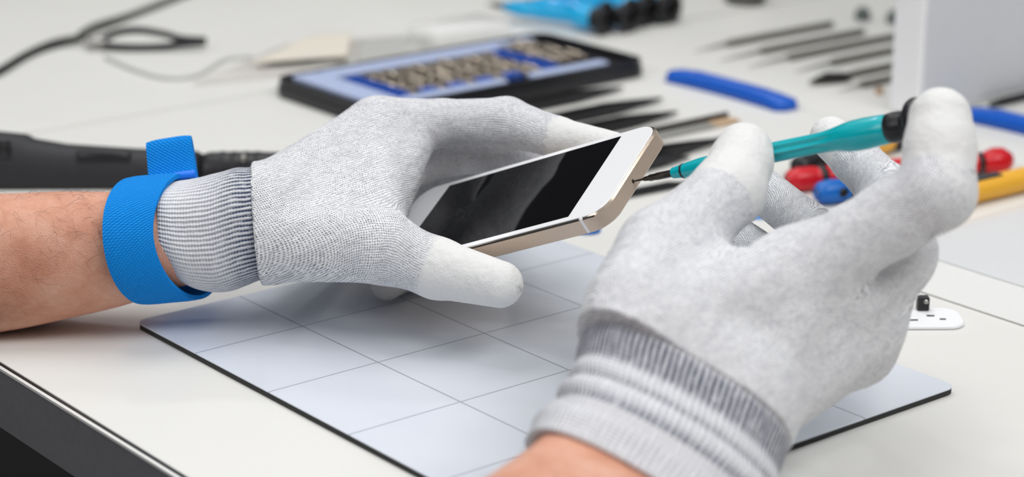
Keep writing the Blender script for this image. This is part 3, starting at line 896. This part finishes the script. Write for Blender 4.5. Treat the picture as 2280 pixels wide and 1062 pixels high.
def tri_d(p, a, b, c, ra, rb, rc):
    """distance to a triangle whose thickness changes from corner to corner"""
    ab, ac = b - a, c - a
    n = np.cross(ab, ac); n2 = n @ n
    ap = p - a
    w = (np.cross(np.broadcast_to(ab, ap.shape), ap) @ n) / n2        # weight of c
    v = (np.cross(ap, np.broadcast_to(ac, ap.shape)) @ n) / n2         # weight of b
    u = 1 - v - w
    ins = (u >= 0) & (v >= 0) & (w >= 0)
    pl = np.abs(ap @ n) / math.sqrt(n2) - (u * ra + v * rb + w * rc)
    d = np.minimum(np.minimum(cone_d(p, a, b, ra, rb), cone_d(p, b, c, rb, rc)), cone_d(p, c, a, rc, ra))
    return np.where(ins, np.minimum(pl, d), d)


def smin(a, b, k):
    h = np.clip(0.5 + 0.5 * (b - a) / k, 0, 1)
    return b + (a - b) * h - k * h * (1 - h)


def prim_d(p, q):
    return cone_d(p, *q[1:]) if q[0] == 'c' else tri_d(p, *q[1:])


def surface_nets(D, org, h):
    nx, ny, nz = D.shape
    S = D < 0
    c = np.zeros((nx - 1, ny - 1, nz - 1), np.int16)
    for i in (0, 1):
        for j in (0, 1):
            for k_ in (0, 1): c += S[i:nx - 1 + i, j:ny - 1 + j, k_:nz - 1 + k_]
    act = (c > 0) & (c < 8)
    idx = -np.ones(act.shape, np.int64)
    ijk = np.argwhere(act); idx[act] = np.arange(len(ijk))
    acc = np.zeros((len(ijk), 3)); cnt = np.zeros(len(ijk))
    cor = [(i, j, k_) for i in (0, 1) for j in (0, 1) for k_ in (0, 1)]
    for a in cor:
        for b in cor:
            if a < b and sum(abs(x - y) for x, y in zip(a, b)) == 1:
                da = D[ijk[:, 0] + a[0], ijk[:, 1] + a[1], ijk[:, 2] + a[2]]
                db = D[ijk[:, 0] + b[0], ijk[:, 1] + b[1], ijk[:, 2] + b[2]]
                m = (da < 0) != (db < 0)
                t = np.where(m, da / np.where(m, da - db, 1), 0)
                P = np.array(a) + t[:, None] * (np.array(b) - np.array(a))
                acc += np.where(m[:, None], P, 0); cnt += m
    V = org + h * (ijk + acc / cnt[:, None])
    F = []
    for ax in range(3):
        sl0 = [slice(None)] * 3; sl1 = [slice(None)] * 3
        sl0[ax] = slice(0, -1); sl1[ax] = slice(1, None)
        A, B = S[tuple(sl0)], S[tuple(sl1)]
        e_ = np.argwhere(A != B)
        o1, o2 = [(1, 2), (2, 0), (0, 1)][ax]
        e_ = e_[(e_[:, o1] > 0) & (e_[:, o2] > 0) & (e_[:, o1] < D.shape[o1] - 1) & (e_[:, o2] < D.shape[o2] - 1)]
        flip = A[e_[:, 0], e_[:, 1], e_[:, 2]]
        q = []
        for d1, d2 in ((-1, -1), (0, -1), (0, 0), (-1, 0)):
            z = e_.copy(); z[:, o1] += d1; z[:, o2] += d2
            q.append(idx[z[:, 0], z[:, 1], z[:, 2]])
        q = np.stack(q, 1)
        q = np.where(flip[:, None], q, q[:, ::-1])
        F.append(q)
    return V, np.concatenate(F)


def build_glove(side, palm, chains, frame, coat_from, label, clip_plane=None, h=0.0014, k_palm=0.007):
    """palm: list of prims; chains: list of [(point, radius), ...] from knuckle to tip; frame: (origin, along, across)"""
    org, AL, AC = frame
    fing = [[('c', c[i][0], c[i + 1][0], c[i][1], c[i + 1][1]) for i in range(len(c) - 1)] for c in chains]

    def pal(p):
        d = None
        for q in palm:
            x = prim_d(p, q); d = x if d is None else smin(d, x, 0.006)
        return d

    def sdf(p):
        pd = pal(p); D = None
        for f in fing:
            d = None
            for q in f:
                x = prim_d(p, q); d = x if d is None else smin(d, x, 0.0025)
            d = smin(pd, d, k_palm)
            D = d if D is None else smin(D, d, 0.0012)
        if clip_plane is not None:
            D = np.maximum(D, -((p - clip_plane[0]) @ clip_plane[1]))
        return D
    pts = np.array([q[1] for q in palm] + [q[2] for q in palm] + [x[0] for c in chains for x in c])
    lo, hi = pts.min(0) - 0.030, pts.max(0) + 0.030
    n = np.ceil((hi - lo) / h).astype(int)
    gx, gy, gz = [lo[i] + h * np.arange(n[i]) for i in range(3)]
    D = np.empty(tuple(n))
    G = np.stack(np.meshgrid(gy, gz, indexing='ij'), -1).reshape(-1, 2)
    for i0 in range(0, n[0], 16):
        xs = gx[i0:i0 + 16]
        p = np.concatenate([np.c_[np.full(len(G), x), G] for x in xs])
        D[i0:i0 + 16] = sdf(p).reshape(len(xs), n[1], n[2])
    V, F = surface_nets(D, lo, h)
    for _ in range(2):                                        # settle the vertices on the true surface
        e_ = 0.0004
        g = np.stack([(sdf(V + e_ * np.eye(3)[i]) - sdf(V - e_ * np.eye(3)[i])) / (2 * e_) for i in range(3)], 1)
        d = sdf(V)
        V = V - np.clip(d, -h, h)[:, None] * g / np.maximum((g * g).sum(1), 0.2)[:, None]
    # knit coordinates (mm): rows along and across each bone, blended over the surface
    W, U, C, coat = np.zeros(len(V)), np.zeros(len(V)), np.zeros(len(V)), np.zeros(len(V))
    dp = pal(V)
    allp = [dp]
    al, ac = (V - org) @ AL, (V - org) @ AC
    own = np.argmin([np.min([prim_d(V, q) for q in f], 0) for f in fing], 0)
    rec = [(dp, al, ac, np.zeros(len(V)), -1)]
    for ci, (f, c) in enumerate(zip(fing, chains)):
        s0, c0 = (c[0][0] - org) @ AL, (c[0][0] - org) @ AC
        run = 0.0
        lens = [np.linalg.norm(c[i + 1][0] - c[i][0]) for i in range(len(c) - 1)]
        start = sum(lens[:-1]) + coat_from[ci]
        for qi, q in enumerate(f):
            a, b = q[1], q[2]; L = np.linalg.norm(b - a); x = (b - a) / L
            tow = -RW[2] - x * (-RW[2] @ x); tow /= np.linalg.norm(tow)
            sd = np.cross(tow, x)
            if sd @ AC < 0: sd = -sd
            r = (V - a); t = r @ x
            ang = np.arctan2(r @ sd, r @ tow)
            rm = (q[3] + q[4]) / 2
            d = prim_d(V, q)
            lt = np.clip(t, -0.014 if qi else -0.02, L + (0.02 if qi == len(f) - 1 else 0.014))
            if abs(x @ RW[2]) > 0.72: lt, ang = al - s0 - run, (ac - c0) / rm
            rec.append((d, s0 + run + lt, c0 + rm * ang, np.clip((run + t - start) / 0.004 + 0.5, 0, 1), ci))
            run += L
    dm = np.min([r[0] for r in rec], 0)
    for d, a_, c_, ct, ci in rec:
        w = np.exp(-np.abs(d - dm) / 0.0025) * ((own == ci) | (ci < 0))
        W += w; U += w * a_; C += w * c_; coat += w * ct
    U, C, coat = U / W * 1000, C / W * 1000, coat / W
    # vertex normals from the distance field
    e_ = 0.0005
    N = np.stack([(sdf(V + e_ * np.eye(3)[i]) - sdf(V - e_ * np.eye(3)[i])) for i in range(3)], 1)
    N /= np.maximum(np.linalg.norm(N, axis=1), 1e-9)[:, None]
    fc = coat[F].mean(1) > 0.02
    fo = own[F[:, 0]]

    def emit(name, faces, m, parent):
        ids, inv = np.unique(faces, return_inverse=True)
        f2 = inv.reshape(faces.shape)
        o = mesh(name, V[ids] - PORG, f2, m, parent)
        me = o.data
        uvl = me.uv_layers.new(name='UVMap')
        lv = np.empty(len(me.loops), np.int32); me.loops.foreach_get('vertex_index', lv)
        uvl.data.foreach_set('uv', np.stack([U[ids][lv], C[ids][lv]], 1).astype(np.float32).ravel())
        at_ = me.attributes.new('coat', 'FLOAT', 'POINT'); at_.data.foreach_set('value', coat[ids].astype(np.float32))
        me.normals_split_custom_set_from_vertices([tuple(x) for x in N[ids]])
        return o
    g = emit('glove', F[~fc], M_KNIT, person)
    tag(g, label)
    for ci in range(len(chains)):
        sel = fc & (fo == ci)
        if sel.sum() > 20:
            tag(emit('fingertip_coating', F[sel], M_COAT, g), 'white coated fingertip')
    return g


def rings_mesh(name, stations, m, parent, seg=96, inner=None, cap=True, rad_fn=None, nsub=6, uvlen=1.0, flip=False):
    """tube through stations (centre, axis, side half width a, depth half width b); rings lie square to the axis"""
    Cn = catmull([s[0] for s in stations], nsub)
    Ax = catmull([s[1] for s in stations], nsub); Ax /= np.linalg.norm(Ax, axis=1)[:, None]
    ab = catmull([(s[2], s[3], 0) for s in stations], nsub)
    V, UV = [], []
    n = len(Cn)
    TL = np.concatenate([[0], np.cumsum(np.linalg.norm(np.diff(Cn, axis=0), axis=1))]); TL /= TL[-1]
    for i in range(n):
        x = Ax[i]
        tow = -RW[2] - x * (-RW[2] @ x); tow /= np.linalg.norm(tow)
        sd = np.cross(x, tow)
        for j in range(seg):
            a = 2 * math.pi * j / seg
            f = (abs(math.sin(a)) ** 2.3 + abs(math.cos(a)) ** 2.3) ** (-1 / 2.3)
            if rad_fn is not None: f *= rad_fn(TL[i], a)
            V.append(Cn[i] + f * (sd * ab[i][0] * math.sin(a) - tow * ab[i][1] * math.cos(a)) - PORG)
            UV.append((TL[i] * uvlen, j / seg))
    F = []
    for i in range(n - 1):
        for j in range(seg):
            F.append((i * seg + j, i * seg + (j + 1) % seg, (i + 1) * seg + (j + 1) % seg, (i + 1) * seg + j))
    V = np.array(V)
    per = np.mean([np.linalg.norm(V[i * seg + np.arange(seg)] - V[i * seg + (np.arange(seg) + 1) % seg], axis=1).sum() for i in (0, n // 2, n - 1)]) * 1000
    if inner is not None:                                       # give the tube a wall at the hem
        t0, depth_ = inner
        base = len(V); ring = V[:seg]; c0 = ring.mean(0)
        V = np.concatenate([V, c0 + (ring - c0) * (1 - t0 * 0.5) - Ax[0] * 0.0006, c0 + (ring - c0) * (1 - t0), c0 + (ring - c0) * (1 - t0) + Ax[0] * depth_])
        UV += [(0.0, j / seg) for _ in range(3) for j in range(seg)]
        chain = [0, base, base + seg, base + 2 * seg]
        for k_ in range(3):
            for j in range(seg):
                F.append((chain[k_] + (j + 1) % seg, chain[k_] + j, chain[k_ + 1] + j, chain[k_ + 1] + (j + 1) % seg))
    if cap:
        F.append(tuple(range(seg))[::-1]); F.append(tuple((n - 1) * seg + j for j in range(seg)))
    o = mesh(name, V, F, m, parent)
    me = o.data
    uvl = me.uv_layers.new(name='UVMap')
    for poly in me.polygons:
        js = [me.loops[l].vertex_index for l in poly.loop_indices]
        vs = [UV[j][1] for j in js]
        wrap = max(vs) - min(vs) > 0.5
        for l, j in zip(poly.loop_indices, js):
            v = UV[j][1] + (1.0 if wrap and UV[j][1] < 0.5 else 0.0)
            uvl.data[l].uv = (UV[j][0], v * per)
    bmx = bmesh.new(); bmx.from_mesh(me); bmesh.ops.recalc_face_normals(bmx, faces=bmx.faces); bmx.to_mesh(me); bmx.free()
    return o


def unit(v): return v / np.linalg.norm(v)


# ---- left hand -------------------------------------------------------------
L = lambda u, v, d: at(u, v, d)
MI, MM, MR, MP = L(842, 292, .862), L(878, 350, .885), L(868, 400, .903), L(812, 455, .910)
A1, A2 = L(605, 538, .818), L(595, 462, .838)
TB, TM = L(672, 540, .812), L(842, 548, .803)
mm_ = 0.001
palmL = [
    ('t', A1, A2, MI, .0120, .0138, .0112), ('t', A2, MI, MM, .0138, .0112, .012), ('t', A2, MM, MP, .0138, .012, .012),
    ('t', A1, TB, TM, .0120, .0132, .0122), ('t', TM, MI, A1, .0100, .0105, .0120), ('c', A1, L(540, 536, .819), .0112, .0112),
    ('c', L(520, 502, .827), L(598, 496, .8285), .0230, .0227), ('t', A1, TM, MP, .011, .0080, .008),
    ('t', L(842, 315, .860), L(925, 285, .862), L(862, 500, .826), .0105, .0090, .0052),
    ('t', L(850, 330, .868), L(900, 345, .885), L(858, 470, .850), .0105, .0100, .0080),
]
chL = [
    [(TM, .0120), (L(975, 598, .801), .0112), (L(1113, 633, .787), .0086)],
    [(MI, .0113), (L(985, 272, .864), .0090), (L(1128, 272, .860), .0098), (L(1240, 306, .848), .0079), (L(1362, 330, .832), .0066)],
    [(MM, .0118), (L(1070, 322, .889), .0112), (L(1160, 352, .881), .0094), (L(1218, 388, .873), .0078)],
    [(MR, .0118), (L(1062, 388, .914), .0108), (L(1090, 470, .900), .0080), (L(960, 600, .872), .0070)],
    [(MP, .0108), (L(925, 545, .896), .0080), (L(908, 606, .872), .0070), (L(860, 634, .857), .0063)],
]
WLc = L(590, 500, .828)
frL = (WLc, unit(L(860, 420, .872) - WLc), None)
ac_ = np.cross(frL[1], -RW[2]); frL = (WLc, frL[1], unit(ac_))
axL = unit(L(600, 497, .8275) - L(400, 515, .826))
gL = build_glove('left', palmL, chL, frL, [-0.003, 0.0, 0.03, 0.0, 0.0], 'left glove wrapped round the phone', (L(573, 498, .8275), axL))

# left cuff: hem at the wrist strap, junction at the hand
stL = []
for u, vt, vb, d, b, tilt in ((400, 404, 624, .826, .0215, -.28), (440, 399, 645, .826, .0225, -.22), (492, 388, 651, .8265, .0235, -.12), (536, 373, 636, .827, .0236, -.05), (562, 372, 626, .8275, .0222, .0), (580, 370, 622, .828, .0216, .0), (600, 370, 620, .828, .0214, .0)):
    ax = unit(axL + RW[2] * tilt)
    stL.append((L(u, (vt + vb) / 2, d), ax, (vb - vt) / 2 * d / FPX, b))
foldL = lambda t, a: 1.0 + 0.012 * math.sin(7 * a + 5 * t) * (1 - t) + 0.015 * math.exp(-((t - 0.45) / 0.1) ** 2) * math.sin(3 * a + 0.6)
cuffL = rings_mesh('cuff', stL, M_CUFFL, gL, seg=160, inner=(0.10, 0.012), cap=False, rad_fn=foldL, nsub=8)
tag(cuffL, 'ribbed grey cuff with a dark band')

# left forearm
stF = []
for u, vt, vb, d, b in ((-900, 380, 810, .842, .041), (-500, 412, 790, .839, .036), (-250, 427, 770, .837, .032), (0, 432, 738, .834, .0285), (150, 428, 706, .831, .0265), (260, 428, 680, .829, .0250), (350, 425, 650, .8275, .0230), (430, 418, 628, .8265, .0205), (520, 402, 612, .8275, .0205)):
    stF.append((L(u, (vt + vb) / 2, d), unit(axL), (vb - vt) / 2 * d / FPX, b))
fore = lambda t, a: 1 + 0.012 * math.sin(2 * a + 6 * t) + 0.006 * math.sin(5 * a + 14 * t)
fL = rings_mesh('forearm', stF, M_SKIN, person, seg=64, rad_fn=fore, nsub=6)
tag(fL, 'bare left forearm with dark hair')


def add_hair(fo, n, seed, t0, t1, L0=0.012, rr=0.000055):
    rng = random.Random(seed)
    me = fo.data
    V = np.array([v.co for v in me.vertices]); N = np.array([v.normal for v in me.vertices])
    lo = int(len(V) * t0); hi = int(len(V) * t1)
    axd = unit(V[lo] - V[hi - 1])
    VV, FF = [], []
    for _ in range(n):
        i = rng.randrange(lo, hi)
        if N[i][2] < -0.05: continue
        p, nn = V[i] + np.array([rng.uniform(-.001, .001) for _ in range(3)]), N[i]
        ln = L0 * rng.uniform(0.5, 1.2)
        tdir = unit(-axd * rng.uniform(0.4, 1.0) + np.cross(nn, axd) * rng.uniform(-0.9, 0.9))
        P = [p - nn * 0.0008, p + nn * ln * 0.18 + tdir * ln * 0.3, p + nn * ln * 0.24 + tdir * ln * 0.65, p + nn * ln * 0.16 + tdir * ln]
        v_, f_ = tube(P, [rr, rr, rr * 0.8, rr * 0.3], 3)
        b = len(VV); VV += list(v_); FF += [tuple(x + b for x in f) for f in f_]
    o = mesh('arm_hair', VV, FF, M_HAIR, fo)
    return tag(o, 'fine dark arm hair', kind='stuff')


add_hair(fL, 520, 3, 0.28, 0.66, 0.0085, 0.00004)

# ---- wrist strap on the left arm
strap = empty('wrist_strap', (0, 0, 0)); strap.parent = person
tag(strap, 'blue woven wrist strap')


def band(name, cpts, width_dirs, thick, m, parent, closed=True, nrm=None):
    """woven ribbon: centre line points, width vector per point (full width), outward normal per point"""
    n = len(cpts); K = 10
    V, UV = [], []
    run = 0.0
    for i in range(n):
        if i: run += np.linalg.norm(cpts[i] - cpts[i - 1])
        for lay in (0, 1):
            for k_ in range(K + 1):
                s = k_ / K - 0.5
                V.append(cpts[i] + width_dirs[i] * s + nrm[i] * (thick * lay - 0.0006 * (2 * s) ** 4) - PORG)
                UV.append((run * 1000, s * np.linalg.norm(width_dirs[i]) * 1000))
    st = 2 * (K + 1); F = []
    rng_ = range(n) if closed else range(n - 1)
    for i in rng_:
        a, b = i * st, ((i + 1) % n) * st
        for k_ in range(K):
            F.append((a + k_, b + k_, b + k_ + 1, a + k_ + 1)); o = K + 1
            F.append((a + o + k_ + 1, b + o + k_ + 1, b + o + k_, a + o + k_))
        F.append((a, a + K + 1, b + K + 1, b)); F.append((b + K, b + 2 * K + 1, a + 2 * K + 1, a + K))
    if not closed:
        for e0 in (0, (n - 1) * st):
            F.append(tuple([e0 + k_ for k_ in range(K + 1)] + [e0 + K + 1 + k_ for k_ in range(K, -1, -1)]))
    o = mesh(name, V, F, m, parent)
    uvl = o.data.uv_layers.new(name='UVMap')
    for poly in o.data.polygons:
        for l in poly.loop_indices: uvl.data[l].uv = UV[o.data.loops[l].vertex_index]
    bmx = bmesh.new(); bmx.from_mesh(o.data); bmesh.ops.recalc_face_normals(bmx, faces=bmx.faces); bmx.to_mesh(o.data); bmx.free()
    o.data.set_sharp_from_angle(angle=math.radians(50))
    return o


cp, wd, nr = [], [], []
NB = 96
for i in range(NB):
    a = 2 * math.pi * i / NB + math.pi                        # a = 0 towards the camera, pi/2 down
    fr = math.cos(a)
    u = 366 - 80 * fr + 14 * math.sin(a)
    v = 531 + 134 * math.sin(a) + 4 * fr
    d = .8270 - .0275 * fr
    cp.append(L(u, v, d))
for i in range(NB):
    t_ = unit(cp[(i + 1) % NB] - cp[i - 1])
    outw = unit(cp[i] - np.mean(cp, 0))
    w_ = unit(axL + RW[2] * 0.10 - t_ * ((axL + RW[2] * 0.10) @ t_))
    wd.append(w_ * 0.0185); nr.append(unit(np.cross(w_, t_)) * np.sign(np.cross(w_, t_) @ outw))
tag(band('strap_band', cp, wd, 0.0016, M_WEB, strap, True, nr), 'blue woven band round the wrist')
# folded tail standing up behind the wrist
base0, topm = L(386, 412, .835), L(375, 312, .839)
up_ = unit(topm - base0); back_ = unit(RW[2] - up_ * (RW[2] @ up_)); wv = unit(L(434, 386, .835) - L(334, 402, .835))
Ht = np.linalg.norm(topm - base0)
cp, wd, nr = [], [], []
prof = [(0, 0)] + [(0.25, 0.0003), (0.5, 0.0002), (0.8, 0.0), (0.95, 0.0004), (1.0, 0.0016), (0.97, 0.0030), (0.8, 0.0040), (0.5, 0.0044), (0.2, 0.0040), (0.0, 0.0034)]
pp_ = catmull([(p[0] * Ht, p[1], 0) for p in prof], 5)
tn = np.gradient(pp_, axis=0)
for q, t_ in zip(pp_, tn):
    s = q[0] / Ht
    cp.append(base0 + up_ * q[0] + back_ * q[1]); wd.append(wv * (0.0186 - 0.001 * s))
    t2 = unit(up_ * t_[0] + back_ * t_[1]); x = np.cross(t2, wv); nr.append(unit(x) if x @ -RW[2] > 0 or t_[0] < 0 else -unit(x))
tag(band('strap_tail', cp, wd, 0.0014, M_WEB, strap, False, nr), 'folded blue end of the strap')
V, F = tube(catmull([L(292, 408, .826), L(345, 401, .8255), (L(400, 391, .8255)), L(436, 386, .827)], 6), 0.0016, 10)
tag(mesh('clasp', np.array(V) - PORG, F, M_CLASP, strap), 'bright blue plastic clasp bar')

# ---- right hand -------------------------------------------------------------
W1, W2 = L(1402, 760, .657), L(1655, 905, .672)
MI, MM, MR, MP = L(1775, 612, .686), L(1872, 665, .698), L(1912, 722, .708), L(1908, 776, .716)
TB, TM, TJ, TT = L(1412, 690, .664), L(1475, 562, .695), L(1622, 425, .724), L(1656, 338, .739)
WRc = (W1 + W2) / 2
NW = L(1635, 645, .690)
J0, J1, J2, J3 = L(1428, 843, .6625), L(1588, 937, .6625), L(1455, 800, .6665), L(1612, 893, .6665)
palmR = [
    ('t', W1, W2, MI, .0125, .0135, .0125), ('t', W2, MI, MR, .0135, .0125, .0120), ('t', W2, MR, MP, .0135, .0120, .0105),
    ('t', W1, TB, TM, .0125, .0142, .0125), ('t', W1, TM, NW, .0125, .0118, .0090), ('t', W1, NW, MI, .0125, .0090, .0112), ('t', TB, TM, NW, .0130, .0118, .0090),
    ('c', W1, L(1376, 836, .655), .0112, .0110), ('t', J0, J1, J2, .0224, .0224, .0224), ('t', J1, J2, J3, .0224, .0224, .0224), ('t', MI, MM, MR, .0125, .0125, .012),
    ('t', L(1495, 545, .704), L(1570, 560, .706), L(1620, 640, .694), .0105, .0066, .0050),
    ('c', L(1700, 870, .700), L(1893, 798, .722), .012, .0078),
    ('t', L(1880, 650, .697), L(2010, 553, .709), L(1918, 752, .717), .0115, .0098, .0105),
]
chR = [
    [(TM, .0128), (TJ, .0124), (L(1650, 362, .735), .0106), (TT, .0100)],
    [(MI, .0126), (L(1985, 488, .680), .0119), (L(2086, 428, .673), .0121), (L(2093, 330, .678), .0111), (L(2093, 265, .682), .0100)],
    [(MM, .0128), (L(2004, 572, .706), .0106), (L(1975, 428, .748), .0096), (L(1905, 355, .762), .0084), (L(1850, 306, .772), .0076)],
    [(MR, .0125), (L(1940, 640, .742), .0106), (L(1800, 505, .778), .0086), (L(1675, 405, .788), .0080)],
    [(MP, .0115), (L(1880, 700, .752), .0096), (L(1730, 590, .785), .0080), (L(1630, 520, .790), .0074)],
]
frR = (WRc, unit(L(1840, 670, .70) - WRc), None)
frR = (WRc, frR[1], unit(np.cross(frR[1], -RW[2])))
axR = unit(L(1622, 742, .672) - L(1456, 1044, .650))
gR = build_glove('right', palmR, chR, frR, [-0.0225, -0.008, 0.002, 0.03, 0.02], 'right glove gripping the screwdriver', (L(1525, 868, .6640), axR))
stR = []
for (uc, vc, d, aw, b) in ((1404, 1108, .6330, 270, .0240), (1440, 1058, .6400, 268, .0242), (1475, 1010, .647, 264, .0240), (1500, 945, .656, 258, .0234), (1516, 893, .661, 262, .0236), (1533, 850, .665, 260, .0228), (1552, 817, .667, 252, .0222)):
    stR.append((L(uc, vc, d), axR, aw * d / FPX, b))
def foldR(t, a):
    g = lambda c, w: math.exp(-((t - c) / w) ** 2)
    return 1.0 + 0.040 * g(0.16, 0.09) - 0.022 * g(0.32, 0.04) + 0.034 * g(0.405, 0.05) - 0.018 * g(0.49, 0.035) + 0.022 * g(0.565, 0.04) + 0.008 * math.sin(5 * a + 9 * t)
cuffR = rings_mesh('cuff', stR, M_CUFFR, gR, seg=220, inner=(0.08, 0.014), cap=False, rad_fn=foldR, nsub=14)
tag(cuffR, 'folded ribbed grey cuff with dark bands')
stF = []
for uc, vc, d, aw, b in ((700, 2080, .400, 520, .040), (900, 1750, .455, 410, .034), (1100, 1440, .520, 325, .028), (1285, 1215, .588, 256, .0218), (1378, 1118, .624, 230, .0196), (1450, 1022, .648, 220, .0190), (1510, 910, .659, 214, .0186)):
    stF.append((L(uc, vc, d), axR, aw * d / FPX, b))
fR = rings_mesh('forearm', stF, M_SKIN, person, seg=64, rad_fn=fore, nsub=6)
tag(fR, 'bare right wrist and forearm')
add_hair(fR, 40, 5, 0.35, 0.75, 0.007, 0.00004)
